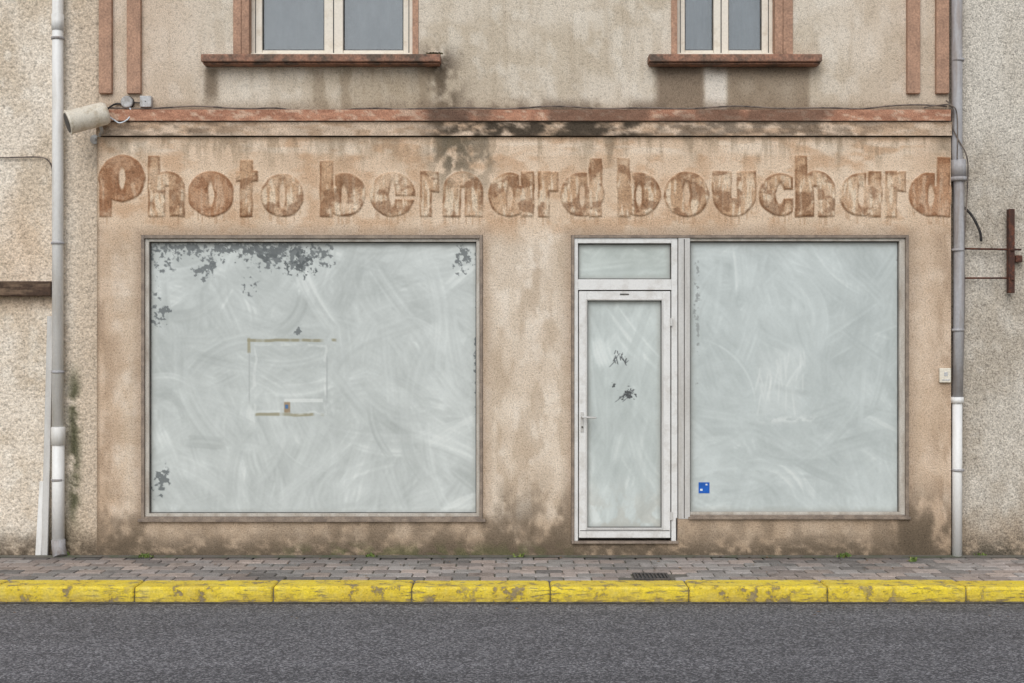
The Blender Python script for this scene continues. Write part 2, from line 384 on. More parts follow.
# ---- brush painted whitewash
def brush(xs,ys,n,seed,lmin=12,lmax=58,wmin=4,wmax=13,pref=None,rad=(50,90,160,320,800)):
    rr=np.random.RandomState(seed); PX,PY=np.meshgrid(xs,ys); v=np.zeros(PX.shape)
    bt=rr.rand(4096); bt=(bt+np.roll(bt,1)+0.4*np.roll(bt,2))/2.4
    for i in range(n):
        p=(rr.uniform(xs[0],xs[-1]),rr.uniform(ys[0],ys[-1]))
        Ln=rr.uniform(lmin,lmax); w=rr.uniform(wmin,wmax); Rr=rr.choice(rad)*rr.uniform(0.8,1.3)
        if pref is None:
            an=math.pi*1.6*float(fbm(np.array(p[0]/75.0),np.array(p[1]/75.0),2,seed+31))+rr.normal(0,0.55)+(math.pi if rr.rand()<0.5 else 0)
        else: an=rr.choice(pref)+rr.normal(0,0.4)
        cx=p[0]+Rr*math.cos(an); cy=p[1]+Rr*math.sin(an)
        Ln=min(Ln,Rr*0.9); bb=Ln+w
        i0,i1=np.searchsorted(xs,(p[0]-bb,p[0]+bb)); j0,j1=np.searchsorted(ys,(p[1]-bb,p[1]+bb))
        if i1-i0<2 or j1-j0<2: continue
        sx=PX[j0:j1,i0:i1]-cx; sy=PY[j0:j1,i0:i1]-cy
        r=np.hypot(sx,sy); th=np.arctan2(sy,sx)-(an+math.pi); th=(th+math.pi)%(2*math.pi)-math.pi
        s=th*Rr; t=r-Rr
        k=(t*0.9+rr.uniform(60,4000)); ki=np.floor(k).astype(int); kf=k-ki
        b=bt[ki%4096]*(1-kf)+bt[(ki+1)%4096]*kf
        mk=sm(0,0.4,1-np.abs(t)/w)*sm(0,0.5,1-np.abs(s)/(Ln*(0.6+0.6*b)))
        val=rr.normal(0,0.42)+(b-0.5)*1.8; a=mk*rr.uniform(0.3,0.75)
        v[j0:j1,i0:i1]=v[j0:j1,i0:i1]*(1-a)+val*a
    return v
def wash(name,x0,x1,y0,y1,step,n,seed,extra,yd,base=(193,198,195),amp=16,**k):
    xs=axis(x0,x1,step); ys=axis(y0,y1,step); v=brush(xs,ys,n,seed,**k)
    def cf(x,y):
        g=fbm(x/55,y/55,5,seed+5); g2=fbm(x/18,y/18,4,seed+9); c=np.zeros(x.shape+(3,))+np.array(base,float)
        c=c+((g-0.5)*30+(g2-0.5)*14)[...,None]; c=c+(v*amp)[...,None]
        c=mx(c,(222,225,221),sm(0.35,1.0,v)*0.45)
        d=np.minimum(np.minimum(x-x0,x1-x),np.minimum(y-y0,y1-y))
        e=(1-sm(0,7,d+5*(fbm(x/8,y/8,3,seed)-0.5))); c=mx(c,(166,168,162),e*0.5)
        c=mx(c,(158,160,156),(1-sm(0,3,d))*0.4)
        return extra(c,x,y,v)
    grid(name,xs,ys,yd,cf,M_wash,shop)
def flakes(c,x,y,cx,cy,rx,ry,thr,seed,colr=(104,109,110),sc=4.0,s=0.85):
    w=np.exp(-((x-cx)/rx)**2-((y-cy)/ry)**2)
    f=fbm(x/sc,y/sc,5,seed)+0.18*(fbm(x/24,y/24,2,seed+3)-0.5)
    return mx(c,colr,sm(thr-0.01,thr+0.06,f*(0.55+0.45*w))*sm(0.15,0.4,w)*s)
def exL(c,x,y,v):
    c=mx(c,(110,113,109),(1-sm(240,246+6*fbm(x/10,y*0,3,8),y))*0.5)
    c=flakes(c,x,y,290,256,46,17,0.47,501); c=flakes(c,x,y,262,252,34,10,0.46,521,(90,95,96)); c=flakes(c,x,y,300,262,22,16,0.48,541,(84,89,90),3.2)
    c=flakes(c,x,y,202,266,12,16,0.46,502); c=flakes(c,x,y,162,254,15,18,0.45,503); c=flakes(c,x,y,183,248,30,10,0.47,504)
    c=flakes(c,x,y,235,246,80,8,0.46,524); c=flakes(c,x,y,218,258,20,12,0.48,525)
    c=flakes(c,x,y,152,285,7,55,0.49,505); c=flakes(c,x,y,464,260,13,16,0.46,506); c=flakes(c,x,y,158,482,10,19,0.47,507)
    c=flakes(c,x,y,250,285,10,11,0.50,508); c=flakes(c,x,y,298,330,6,8,0.52,509); c=flakes(c,x,y,476,360,4,60,0.51,511)
    c=flakes(c,x,y,160,312,12,14,0.51,512)
    j=1.2*(vn(x/9,y/9,91)-0.5)
    t=band(y+j,338.8,341.8,0.5)*band(x,246,336,1)*sm(0.34,0.5,fbm(x/11,y*0,2,92)); c=mx(c,(144,138,112),t*0.8)
    t=band(y+j,413.5,416.5,0.5)*band(x,254,323,1)*sm(0.34,0.5,fbm(x/9,y*0,2,93)); c=mx(c,(150,144,118),t*0.8)
    t=band(x+j,246,249,0.5)*band(y,338,353,1); c=mx(c,(156,150,124),t*0.8)
    t=band(x,283,289,0.6)*band(y,402,413,0.6); c=mx(c,(144,120,90),t*0.8)
    t=band(x,284,287,0.5)*band(y,405,409,0.5); c=mx(c,(60,110,170),t*0.8)
    t=band(x,283,322,0.8)*band(y,399,402.5,0.7)*0.6; c=mx(c,(230,233,229),t)
    q=rc(x+j*3,y+j*3,254,324,345,413); ln=(1-sm(0.5,2.0,np.abs(q)))*sm(0.4,0.6,fbm(x/9,y/9,3,95)); c=mx(c,(226,229,225),ln*0.4)
    ln=(1-sm(0.4,1.4,np.abs(x-326)))*band(y,355,400,4); c=mx(c,(164,168,167),ln*0.5)
    ln=(1-sm(0.3,1.2,np.abs(x-248)))*band(y,352,402,4); c=mx(c,(168,172,170),ln*0.6)
    return c
def exR(c,x,y,v):
    q=rc(x+10*(fbm(x/12,y/12,3,7)-.5),y+14*(fbm(x/9,y/14,3,8)-.5),760,802,348,414); c=mx(c,(222,226,223),sm(-5,5,q)*0.2)
    for k in range(26):
        rr=random.Random(k+50); x0=758+rr.random()*48; y0=346+rr.random()*50; dx=rr.uniform(-.25,.25)
        l=(1-sm(0.3,1.6,np.abs((x-x0)-dx*(y-y0))))*band(y,y0,y0+rr.uniform(8,26),4); c=mx(c,(225,228,225),l*0.3)
    q=np.exp(-((y-420+0.04*(x-790))/3.5)**2)*band(x,762,818,8)*sm(0.4,.6,fbm(x/7,y/4,3,10)); c=mx(c,(229,232,229),q*0.5)
    c=flakes(c,x,y,698,300,4,90,0.55,531,(150,154,152)); c=flakes(c,x,y,900,260,5,20,0.54,532,(148,152,150))
    return c
def exD(c,x,y,v):
    for cx,cy,rx,ry,t,s in ((631,397,7,7,0.45,541),(620,357,7,5,0.53,542),(614,385,3,6,0.51,543),(627,393,10,9,0.53,544)):
        c=flakes(c,x,y,cx,cy,rx,ry,t,s,(66,68,69),2.6)
    for k in range(14):
        rr=random.Random(k); x0=612+rr.random()*18; y0=349+rr.random()*12; dx=rr.uniform(-1.2,.9)
        l=(1-sm(0.2,0.8,np.abs((x-x0)-dx*(y-y0))))*band(y,y0,y0+rr.uniform(3,8),0.6); c=mx(c,(74,76,78),l*0.8)
    for k in range(8):
        rr=random.Random(k+70); x0=624+rr.random()*12; y0=386+rr.random()*12; dx=rr.uniform(-1.4,-.2)
        l=(1-sm(0.2,0.8,np.abs((x-x0)-dx*(y-y0))))*band(y,y0,y0+rr.uniform(3,9),0.6); c=mx(c,(74,76,78),l*0.8)
    c=mx(c,(178,174,163),sm(470,528,y)*sm(0.4,.6,fbm(x/9,y/14,4,43))*0.45)
    return c
wash('display_window_glass',149,477.5,241,515,0.65,2600,11,exL,0.062)
wash('display_window_glass',691,903.5,241,512.5,0.65,1700,12,exR,0.062,base=(192,199,197),amp=13)
wash('door_glass',586.5,662,299.5,528.5,0.6,900,13,exD,0.052,base=(193,200,197),amp=14,pref=[0,3.14])
wash('transom_glass',578.5,671,243.5,279,0.65,300,14,lambda c,x,y,v:c,0.052,base=(188,195,190),amp=13,pref=[1.57,-1.57,0.6])
# ---- frames
boxes('display_window_outer_frame',frame(141.3,482.7,235.3,519.7,3.2,3.2,3.2,3.0,-0.010,0.075),M_framedk,shop,0.003)
boxes('display_window_frame',frame(144.5,479.5,238.5,516.7,4.0,3.2,3.0,3.0,0.014,0.085),M_framelt,shop,0.002)
boxes('display_window_gasket',frame(148.5,476.3,241.5,513.7,1.0,0.8,0.8,0.6,0.050,0.07),M_gask,shop)
boxes('display_window_sill',[(X(138.5),X(485.5),-0.03,0.012,Z(521.6),Z(518.6))],M_framedk,shop,0.002)
boxes('shopfront_outer_frame',[(X(571.3),X(574.3),-0.010,0.075,Z(542),Z(235.3)),(X(574.3),X(905.5),-0.010,0.075,Z(238),Z(235.3)),(X(905.5),X(908.8),-0.010,0.075,Z(517.5),Z(235.3)),(X(690),X(905.5),-0.012,0.075,Z(517.5),Z(515.0))],M_framedk,shop,0.003)
boxes('display_window_sill',[(X(688),X(910),-0.03,-0.013,Z(519),Z(516.6))],M_framedk,shop,0.002)
boxes('door_frame',[(X(574.3),X(578),0.004,0.085,Z(541),Z(238)),(X(671.5),X(677.5),0.004,0.085,Z(541),Z(238)),(X(578),X(671.5),0.004,0.085,Z(243.2),Z(238)),(X(578),X(671.5),0.000,0.085,Z(290),Z(279.3))],M_white,shop,0.003)
boxes('mullion_post',[(X(678.3),X(690),-0.006,0.085,Z(519),Z(238))],M_mull,shop,0.004)
boxes('mullion_groove',[(X(677.5),X(678.3),0.012,0.08,Z(541),Z(238)),(X(683.8),X(684.6),-0.0075,-0.0055,Z(518),Z(239))],M_gask,shop)
boxes('display_window_frame',[(X(899.9),X(905.5),0.014,0.085,Z(515),Z(238)),(X(690),X(899.9),0.014,0.085,Z(241),Z(238)),(X(690),X(899.9),0.014,0.085,Z(515),Z(512.3))],M_framelt,shop,0.002)
boxes('display_window_gasket',[(X(690),X(691.2),0.05,0.07,Z(512.3),Z(241)),(X(899.2),X(899.9),0.05,0.07,Z(512.3),Z(241)),(X(691.2),X(899.2),0.05,0.07,Z(242),Z(241))],M_gask,shop)
boxes('shop_door_leaf',frame(579,670.5,291.2,538,8.0,8.3,8.8,9.6,0.006,0.06),M_white,shop,0.004)
boxes('door_gasket',frame(587,662.2,300,528.4,0.9,0.9,0.9,0.9,0.035,0.055)+frame(578,671.5,290.3,539.2,1,1,0.9,1.2,0.03,0.06)+frame(578,671.5,243.2,279.3,0.9,0.9,0.9,0.9,0.03,0.055),M_gask,shop)
boxes('door_inner_bead',frame(585.8,663.4,298.8,529.6,1.6,1.6,1.6,1.6,0.001,0.05),M_mull,shop,0.002)
boxes('door_kick_seam',[(X(580),X(669.7),0.003,0.007,Z(531.0),Z(530.4))],M_gask,shop)
boxes('door_threshold',[(X(571.5),X(678),-0.04,0.12,Z(543.2),Z(541))],M_framedk,shop,0.003)
boxes('door_step',[(X(571.2),X(677.8),0.003,0.16,0.001,Z(543.3))],M_reveal,shop,0.004)
boxes('door_lock_plate',[(X(580.6),X(583.8),-0.002,0.007,Z(432),Z(412))],M_mull,shop,0.002)
tube('door_handle',spline([(X(582.2),-0.002,Z(417)),(X(582.2),-0.045,Z(417)),(X(585),-0.052,Z(417)),(X(596),-0.050,Z(417.4))],6),0.008,M_mull,shop,10)
tube('door_lock_cylinder',[(X(582.2),0,Z(427)),(X(582.2),-0.012,Z(427))],0.008,M_gask,shop,12)
boxes('door_knob_slot',[(X(620),X(629),0.0,0.004,Z(294.8),Z(293.6))],M_gask,shop)
for py in (318,512): boxes('door_hinge',[(X(670.2),X(672.6),-0.012,0.004,Z(py+8),Z(py))],M_mull,shop,0.002)
boxes('blue_sticker',[(X(699.5),X(710.5),0.0585,0.0600,Z(494),Z(483))],M_blue,shop)
boxes('sticker_mark',[(X(701),X(703.5),0.0578,0.0583,Z(491.5),Z(489.5)),(X(706.5),X(708.3),0.0578,0.0583,Z(486),Z(484.5))],M_whites,shop)
# ---- upper windows
def glass_mat():
    m,nt,N,L,P=nm('window_glass'); N.remove(P); o=N['Material Output']
    t=N.new('ShaderNodeBsdfTransparent'); t.inputs[0].default_value=(.86,.89,.9,1); g=N.new('ShaderNodeBsdfGlossy'); g.inputs['Roughness'].default_value=0.02
    f=N.new('ShaderNodeFresnel'); f.inputs[0].default_value=2.1; mxs=N.new('ShaderNodeMixShader')
    L.new(f.outputs[0],mxs.inputs[0]); L.new(t.outputs[0],mxs.inputs[1]); L.new(g.outputs[0],mxs.inputs[2]); L.new(mxs.outputs[0],o.inputs[0]); return m
M_glass=glass_mat()
M_curt=pmat('reflection_curtain',S(210,214,218),S(170,176,184),1.6,(0.35,0.7),0.9,0.0005,60,streak=(2,1,1),grain=0.04)  # added curtain; its grey-blue stands for the sky reflected in the panes
def curtain(name,x0,x1,y,z0,z1):
    n=60;V=[];F=[]
    for i in range(n+1):
        t=i/n; yy=y+0.004*math.sin(t*30)+0.004*math.sin(t*13+1); xx=x0+(x1-x0)*t
        V+=[(xx,yy,z0),(xx,yy,z1)]
    for i in range(n): F.append((2*i,2*i+2,2*i+3,2*i+1))
    me=bpy.data.meshes.new(name); me.from_pydata(V,[],F); link(name,me,M_curt,shop,True)
def upwin(h,f0,f1,g,jamb):
    boxes('window_jamb',[(X(a),X(b),0.045,0.20,Z(53),Z(-108)) for a,b in jamb],M_redlt,shop,0.004)
    zt=Z(-104); zb=Z(50)
    L=[(X(f0),X(g[0]),0.15,0.21,zb,zt),(X(g[1]),X(g[2]),0.14,0.21,zb,zt),(X(g[3]),X(f1),0.15,0.21,zb,zt)]
    for a,b in ((g[0],g[1]),(g[2],g[3])):
        L+=[(X(a),X(b),0.155,0.21,zb,Z(46.5)),(X(a),X(b),0.155,0.21,Z(-97),zt)]
    boxes('window_frame',L,M_winwhite,shop,0.005)
    m=(g[1]+g[2])/2
    boxes('window_sash_joint',[(X(m-0.5),X(m+0.5),0.137,0.141,zb,zt),(X(f0+4),X(f0+4.8),0.147,0.151,zb,zt),(X(f1-4.8),X(f1-4),0.147,0.151,zb,zt)],M_gask,shop)
    boxes('window_glazing_bead',[q for a,b in ((g[0],g[1]),(g[2],g[3])) for q in ((X(a),X(a+1),0.17,0.2,Z(46.5),Z(-97)),(X(b-1),X(b),0.17,0.2,Z(46.5),Z(-97)),(X(a+1),X(b-1),0.17,0.2,Z(46.5),Z(45.5)))],M_gask,shop)
    for a,b in ((g[0],g[1]),(g[2],g[3])):
        boxes('window_pane',[(X(a),X(b),0.185,0.189,Z(46.5),Z(-97))],M_glass,shop)
        curtain('reflection_curtain',X(a),X(b),0.225,Z(47),Z(-97))
    boxes('window_bottom_board',[(X(f0),X(f1),0.12,0.28,Z(53)+0.001,zb)],M_winwhite,shop,0.003)
    boxes('window_lintel',[(X(f0),X(f1),0.10,0.28,zt,Z(-110))],M_redlt,shop,0.003)
upwin(UL,248,412,(259,322,341,402),[(232,240),(240.3,248),(412,418)])
upwin(UR,678,776,(687,716,731,765),[(672,678),(776,784),(784.3,794)])
def sill(a,b):
    boxes('window_sill',[(X(a),X(b),-0.09,0.12,Z(63.5),Z(56)),(X(a)+0.01,X(b)-0.01,-0.06,0.118,Z(65.5),Z(63.5)-0.001)],M_sill,shop,0.008)
sill(203,441); sill(648,820)
def tuft(name,spots,mat,n=14,h=0.05,parent=None,sp=0.04,seed=1):
    rr=random.Random(seed);V=[];F=[]
    for (cx,cy,cz) in spots:
        for k in range(n):
            a=rr.uniform(0,6.28);r=rr.uniform(0,sp);x=cx+r*math.cos(a)*1.6;y=cy+r*math.sin(a)*0.6;l=h*rr.uniform(.4,1.1);b=rr.uniform(0,6.28);w=0.006+0.006*rr.random()
            dx,dy=math.cos(b)*l*.6,math.sin(b)*l*.4; i=len(V); px,py=-math.sin(b)*w,math.cos(b)*w
            V+=[(x-px,y-py,cz),(x+px,y+py,cz),(x+dx*.5+px,y+dy*.5+py,cz+l*.7),(x+dx*.5-px,y+dy*.5-py,cz+l*.7),(x+dx,y+dy,cz+l*.85)]
            F+=[(i,i+1,i+2,i+3),(i+3,i+2,i+4)]
    me=bpy.data.meshes.new(name); me.from_pydata(V,[],F); return link(name,me,mat,parent)
def roof(parent,x0,x1,zt):
    V=[(x0,-0.35,zt),(x1,-0.35,zt),(x1,4.1,zt+1.7),(x0,4.1,zt+1.7),(x1,8.4,zt),(x0,8.4,zt),(x0,-0.35,zt-.08),(x1,-0.35,zt-.08),(x0,8.4,zt-.08),(x1,8.4,zt-.08)]
    F=[(0,1,2,3),(3,2,4,5),(6,7,1,0),(7,6,8,9),(1,7,9,4,2),(6,0,3,5,8),(4,9,8,5)]
    me=bpy.data.meshes.new('roof'); me.from_pydata(V,[],F); link('roof',me,M_tile,parent)
    tube('gutter',[(x0,-0.41,zt-0.05),(x1,-0.41,zt-0.05)],0.06,M_pipeg,parent,12)
ZR=Z(-215)
roof(shop,X(97)+0.01,X(951)-0.01,ZR+0.003)
# ================= NEIGHBOURS
lh=empty('neighbouring_house')
grid('front_wall',axis(-560,97,2.4),axis(-180,559,2.4),0.10,left_col,M_rough,lh)
boxes('rear_walls',[(X(-560),X(97)-0.005,0.125,8,0,Z(-180))],M_plainwall,lh); roof(lh,X(-560),X(97)-0.01,Z(-180)+0.003)
rh=empty('neighbouring_house.001')
grid('front_wall',axis(951,1580,2.4),axis(-250,559,2.4),0.09,right_col,M_pebble,rh)
boxes('rear_walls',[(X(951)+0.005,X(1580),0.115,8,0,Z(-250))],M_plainwall,rh); roof(rh,X(951)+0.01,X(1580),Z(-250)+0.003)
# ================= PIPES
dp=empty('drainpipe',(0,0,0))
yp=0.02
tube('pipe_upper',[(X(57),yp,Z(-175)),(X(57),yp,Z(436))],0.047,M_pipew,dp,24)
tube('pipe_lower',[(X(57.5),yp,Z(434)),(X(57.5),yp,Z(545))],0.052,M_pipew,dp,24)
tube('pipe_collar',[(X(57.5),yp,Z(445)),(X(57.5),yp,Z(428)),(X(57.5),yp,Z(427))],0.06,M_pipew,dp,24,[0.060,0.060,0.054])
tube('pipe_collar',[(X(57),yp,Z(30)),(X(57),yp,Z(14))],0.052,M_pipew,dp,24)
tube('pipe_shoe',[(X(57.5),yp,Z(540)),(X(58),yp,Z(548)),(X(61),yp-0.04,Z(557))],0.056,M_pipeg,dp,20,[0.058,0.058,0.062])
for py in (38,243,372,480):
    tube('pipe_clip',[(X(57),yp,Z(py+1.2)),(X(57),yp,Z(py-1.2))],0.056,M_pipeg,dp,20)
    boxes('clip_stem',[(X(57)-.01,X(57)+.01,yp+0.04,0.11,Z(py+1.2),Z(py-1.2))],M_pipeg,dp)
dq=empty('drainpipe.001')
tube('pipe_upper',[(X(957),0.0,Z(-245)),(X(957),0.0,Z(150)),(X(957.5),0.0,Z(158)),(X(959),0.0,Z(166)),(X(959),0.0,Z(300)),(X(957.5),0.0,Z(402))],0.045,M_pipeg,dq,24,[0.045]*6)
tube('pipe_collar',[(X(958.5),0.0,Z(160)),(X(959),0.0,Z(177))],0.062,M_pipeg,dq,24)
tube('pipe_collar',[(X(959),0.0,Z(177)),(X(959),0.0,Z(181))],0.070,M_pipeg,dq,24)
tube('pipe_lower',[(X(957.3),0.0,Z(398)),(X(957),0.0,Z(557))],0.042,M_pipew,dq,24)
tube('pipe_collar',[(X(957.3),0.0,Z(397)),(X(957.3),0.0,Z(403))],0.053,M_pipew,dq,24)
for py in (60,250,330,470):
    tube('pipe_clip',[(X(958),0,Z(py+1.2)),(X(958),0,Z(py-1.2))],0.053,M_pipeg,dq,20)
    boxes('clip_stem',[(X(958)-.01,X(958)+.01,0.04,0.10,Z(py+1.2),Z(py-1.2))],M_pipeg,dq)
tr=empty('cable_trunking')
def plank(a,b,w,d,mat,parent,name):
    a=Vector(a);b=Vector(b);u=(b-a).normalized();s=Vector((1,0,0)); s=(s-u*s.dot(u)).normalized();f=u.cross(s)
    V=[];
    for p in (a,b):
        for i,j in ((-1,-1),(1,-1),(1,1),(-1,1)): V.append(tuple(p+s*i*w/2+f*j*d/2))
    F=[(0,1,5,4),(1,2,6,5),(2,3,7,6),(3,0,4,7),(3,2,1,0),(4,5,6,7)]
    me=bpy.data.meshes.new(name);me.from_pydata(V,[],F);o=link(name,me,mat,parent);m=o.modifiers.new('b','BEVEL');m.width=0.004
plank((X(43.5),0.03,Z(558)),(X(48.3),0.065,Z(316)),0.055,0.03,M_mull,tr,'length_1')
plank((X(37.5),0.02,Z(560)),(X(40.5),0.06,Z(482)),0.05,0.03,M_pipew,tr,'length_2')
tb=boxes('timber_beam',[(X(-40),X(50),0.02,0.11,Z(296),Z(281))],M_wood,None,0.012,3)
tube('wire',spline([(X(-60),0.075,Z(156)),(X(0),0.07,Z(156.5)),(X(35),0.07,Z(156)),(X(46),0.07,Z(160)),(X(50),0.07,Z(172)),(X(51),0.07,Z(200))]),0.006,M_cable,None,8)
pts=[]
for i in range(41):
    px=104+i*(948-104)/40; pts.append((X(px),0.03,Z(107.2+1.6*math.sin(i*1.1)*math.sin(i*0.37)+(2.0 if 8<i<15 else 0)-(1.5 if i>36 else 0))))
tube('facade_cable',spline(pts,4),0.007,M_cable,None,8)
cam_o=empty('security_camera')
a=Vector((X(77),-0.26,Z(127.5))); b=Vector((X(111),-0.12,Z(115))); d=(b-a)
tube('housing',[a,a+d*0.03,a+d*0.06,a+d*0.92,b],0.09,M_cream,cam_o,28,[0.100,0.105,0.099,0.097,0.085])
tube('lens_recess',[a-d*0.012,a+d*0.01],0.083,M_gask,cam_o,28)
tube('bracket_arm',spline([a+d*0.75+Vector((0,0,-0.05)),a+d*0.82+Vector((0.0,0.06,-0.13)),(X(92),0.10,Z(138))],6),0.014,M_greyp,cam_o,10)
tube('wall_plate',[(X(92),0.075,Z(138)),(X(92),0.103,Z(138))],0.04,M_greyp,cam_o,16)
jb=empty('junction_box')
tube('round_box',[(X(126),0.06,Z(101.5)),(X(126),0.02,Z(101.5)),(X(126),0.012,Z(101.5))],0.05,M_greyp,jb,24,[0.052,0.052,0.044])
tube('ring',[(X(126),0.058,Z(101.5)),(X(126),0.034,Z(101.5))],0.056,M_black,jb,24)
jb2=empty('junction_box.001')
boxes('square_box',[(X(139.5),X(151),0.005,0.062,Z(107),Z(95.5))],M_greyp,jb2,0.007,3)
boxes('lid_screw',[(X(144.7),X(145.7),0.003,0.006,Z(101.7),Z(100.7))],M_black,jb2)
tube('camera_cable',spline([(X(108),-0.08,Z(112)),(X(113),0.03,Z(104)),(X(119),0.045,Z(103)),(X(124),0.04,Z(106))]),0.008,M_black,None,8)
tube('camera_cable',spline([(X(112),-0.09,Z(118)),(X(116),-0.06,Z(121)),(X(122),-0.06,Z(124)),(X(130),-0.06,Z(120)),(X(131),0.0,Z(112)),(X(128),0.04,Z(106))]),0.006,M_whites,None,8)
tube('junction_cable',[(X(131),0.04,Z(102)),(X(140),0.04,Z(102))],0.006,M_black,None,8)
ib=empty('iron_wall_anchor')
boxes('anchor_bar',[(X(1008.3),X(1014.2),-0.02,0.05,Z(293),Z(209))],M_rust,ib,0.006)
tube('tie_rod',[(X(965),0.02,Z(248.5)),(X(1022),0.02,Z(249.5))],0.009,M_rust,ib,10)
tube('tie_rod',[(X(965),0.02,Z(278)),(X(1012),0.02,Z(278))],0.008,M_rust,ib,10)
boxes('anchor_eye',[(X(1017),X(1024),0.03,0.088,Z(262),Z(255))],M_rust,ib,0.006)
boxes('bolt_head',[(X(1009.5),X(1013),-0.035,-0.021,Z(251),Z(247)),(X(1009.5),X(1013),-0.035,-0.021,Z(280),Z(276))],M_rust,ib,0.003)
tube('loose_cable',spline([(X(962),0.0,Z(206)),(X(968),0.0,Z(211)),(X(974),0.0,Z(219)),(X(980),0.0,Z(232)),(X(982),0.02,Z(241))]),0.011,M_black,None,10)
tube('downpipe_cable',spline([(X(947),0.02,Z(100)),(X(951),-0.05,Z(110)),(X(951),-0.05,Z(128)),(X(956),-0.055,Z(140)),(X(965),-0.05,Z(158)),(X(966),-0.04,Z(185)),(X(964),0.0,Z(250)),(X(965),0.02,Z(300)),(X(963),0.03,Z(420)),(X(963),0.04,Z(540))]),0.006,M_cable,None,8)
tube('downpipe_cable',spline([(X(925),0.03,Z(107)),(X(940),0.0,Z(105)),(X(950),-0.06,Z(107)),(X(955),-0.06,Z(118)),(X(955),-0.06,Z(160))]),0.005,M_cable,None,8)
db=empty('door_bell_box')
boxes('bell_housing',[(X(938.5),X(950),-0.032,-0.001,Z(382.5),Z(368))],M_cream,db,0.006,3)
boxes('bell_button',[(X(943),X(946.5),-0.036,-0.031,Z(376),Z(372)),(X(941),X(948.5),-0.034,-0.031,Z(380.5),Z(379.3))],M_greyp,db,0.001)
# ================= GROUND
def sheet(name,x0,x1,y0,y1,z,mat):
    me=bpy.data.meshes.new(name); me.from_pydata([(x0,y0,z),(x1,y0,z),(x1,y1,z),(x0,y1,z)],[],[(0,1,2,3)]); return link(name,me,mat)
def asphalt():
    m,nt,N,L,P=nm('asphalt'); tc=N.new('ShaderNodeTexCoord')
    v=N.new('ShaderNodeTexVoronoi'); v.inputs['Scale'].default_value=85; L.new(tc.outputs['Object'],v.inputs['Vector'])
    n=noise(N,L,tc,140,2,0.7)
    mp=N.new('ShaderNodeMapping'); mp.inputs['Scale'].default_value=(0.12,1.6,1); L.new(tc.outputs['Object'],mp.inputs[0])
    nb=noise(N,L,tc,1.2,4,0.6,mp.outputs[0]); nc=noise(N,L,tc,5,4,0.6)
    sep=N.new('ShaderNodeSeparateColor'); L.new(v.outputs['Color'],sep.inputs[0])
    c=mixn(N,L,mrange(N,L,sep.outputs[0],0.45,1.0,0,1),(0.066,0.065,0.073,1),(0.29,0.285,0.30,1))
    f=mul(N,L,mrange(N,L,n.outputs['Fac'],0.3,0.7,0.58,1.45),mrange(N,L,nb.outputs['Fac'],0.3,0.7,0.82,1.18))
    f=mul(N,L,f,mrange(N,L,nc.outputs['Fac'],0.3,0.7,0.9,1.1))
    L.new(vscale(N,L,c,f),P.inputs['Base Color']); P.inputs['Roughness'].default_value=0.85
    bump(N,L,P,n.outputs['Fac'],0.004); return m
M_ground=stucco('earth',8,3,0.8,1.2,0.01,0.8,const=((0.12,0.11,0.09,1),(0.09,0.10,0.06,1)))
M_joint=pmat('joint_sand',(0.15,0.135,0.115,1),(0.10,0.11,0.07,1),6,rough=0.95,bd=0.003)
sheet('ground',-400,400,-400,400,-0.16,M_ground)
sheet('road',-200,200,-9.5,-1.40,-0.119,asphalt())
def pavers(name,x0,x1,y0,y1,bw,bh,seed,skip=None):
    rr=random.Random(seed);V=[];F=[];C=[]
    pal=[(172,162,156),(178,165,157),(162,157,152),(184,169,159),(152,146,141),(176,169,164)]
    row=0;y=y0
    while y<y1-0.01:
        x=x0-(bw/2 if row%2 else 0)-rr.uniform(0,0.01); y2=min(y+bh,y1)
        while x<x1:
            g=0.005; zz=rr.uniform(-0.003,0.002); t=rr.uniform(-0.002,0.002)
            a,b,c,d=x+g,x+bw-g,y+g,y2-g; e=0.006
            if not(skip and a<skip[1] and b>skip[0] and c<skip[3] and d>skip[2]):
                i=len(V)
                V+=[(a,c,-0.03),(b,c,-0.03),(b,d,-0.03),(a,d,-0.03),(a,c,zz-e),(b,c,zz-e),(b,d,zz-e+t),(a,d,zz-e+t),(a+e,c+e,zz),(b-e,c+e,zz),(b-e,d-e,zz+t),(a+e,d-e,zz+t)]
                for k in range(4):
                    k2=(k+1)%4; F.append((i+k,i+k2,i+4+k2,i+4+k)); F.append((i+4+k,i+4+k2,i+8+k2,i+8+k))
                F.append((i+8,i+9,i+10,i+11))
                dz=float(fbm(np.array(x*1.3),np.array(y*2.0),3,77)); q=rr.choice(pal);w=rr.uniform(0.86,1.05)*(0.86+0.3*dz)*(0.9 if y2>y1-0.05 else 1); l=lin([min(255,v*w) for v in q])/1.2
                C+=[(l[0],l[1],l[2],1)]*12
            x+=bw
        y+=bh;row+=1
    me=bpy.data.meshes.new(name); me.from_pydata(V,[],F)
    at=me.color_attributes.new('Col','FLOAT_COLOR','POINT'); at.data.foreach_set('color',np.array(C,np.float32).ravel())
    m=bpy.data.materials.get('concrete_pavers') or stucco('concrete_pavers',90,9,0.72,1.30,0.003,0.66)
    return link(name,me,m)
GR=(0.95,1.225,-1.13,-0.84)
pv=empty('pavement')
o=pavers('paving_blocks',-14,14,-1.165,-0.002,0.215,0.166,5,GR); o.parent=pv
o=sheet('paving_bed',-60,60,-1.3,0.12,-0.012,M_joint); o.parent=pv
pv2=empty('pavement.001'); o=sheet('paving_bed',-60,60,-14,-9.5,0.0,M_joint); o.parent=pv2
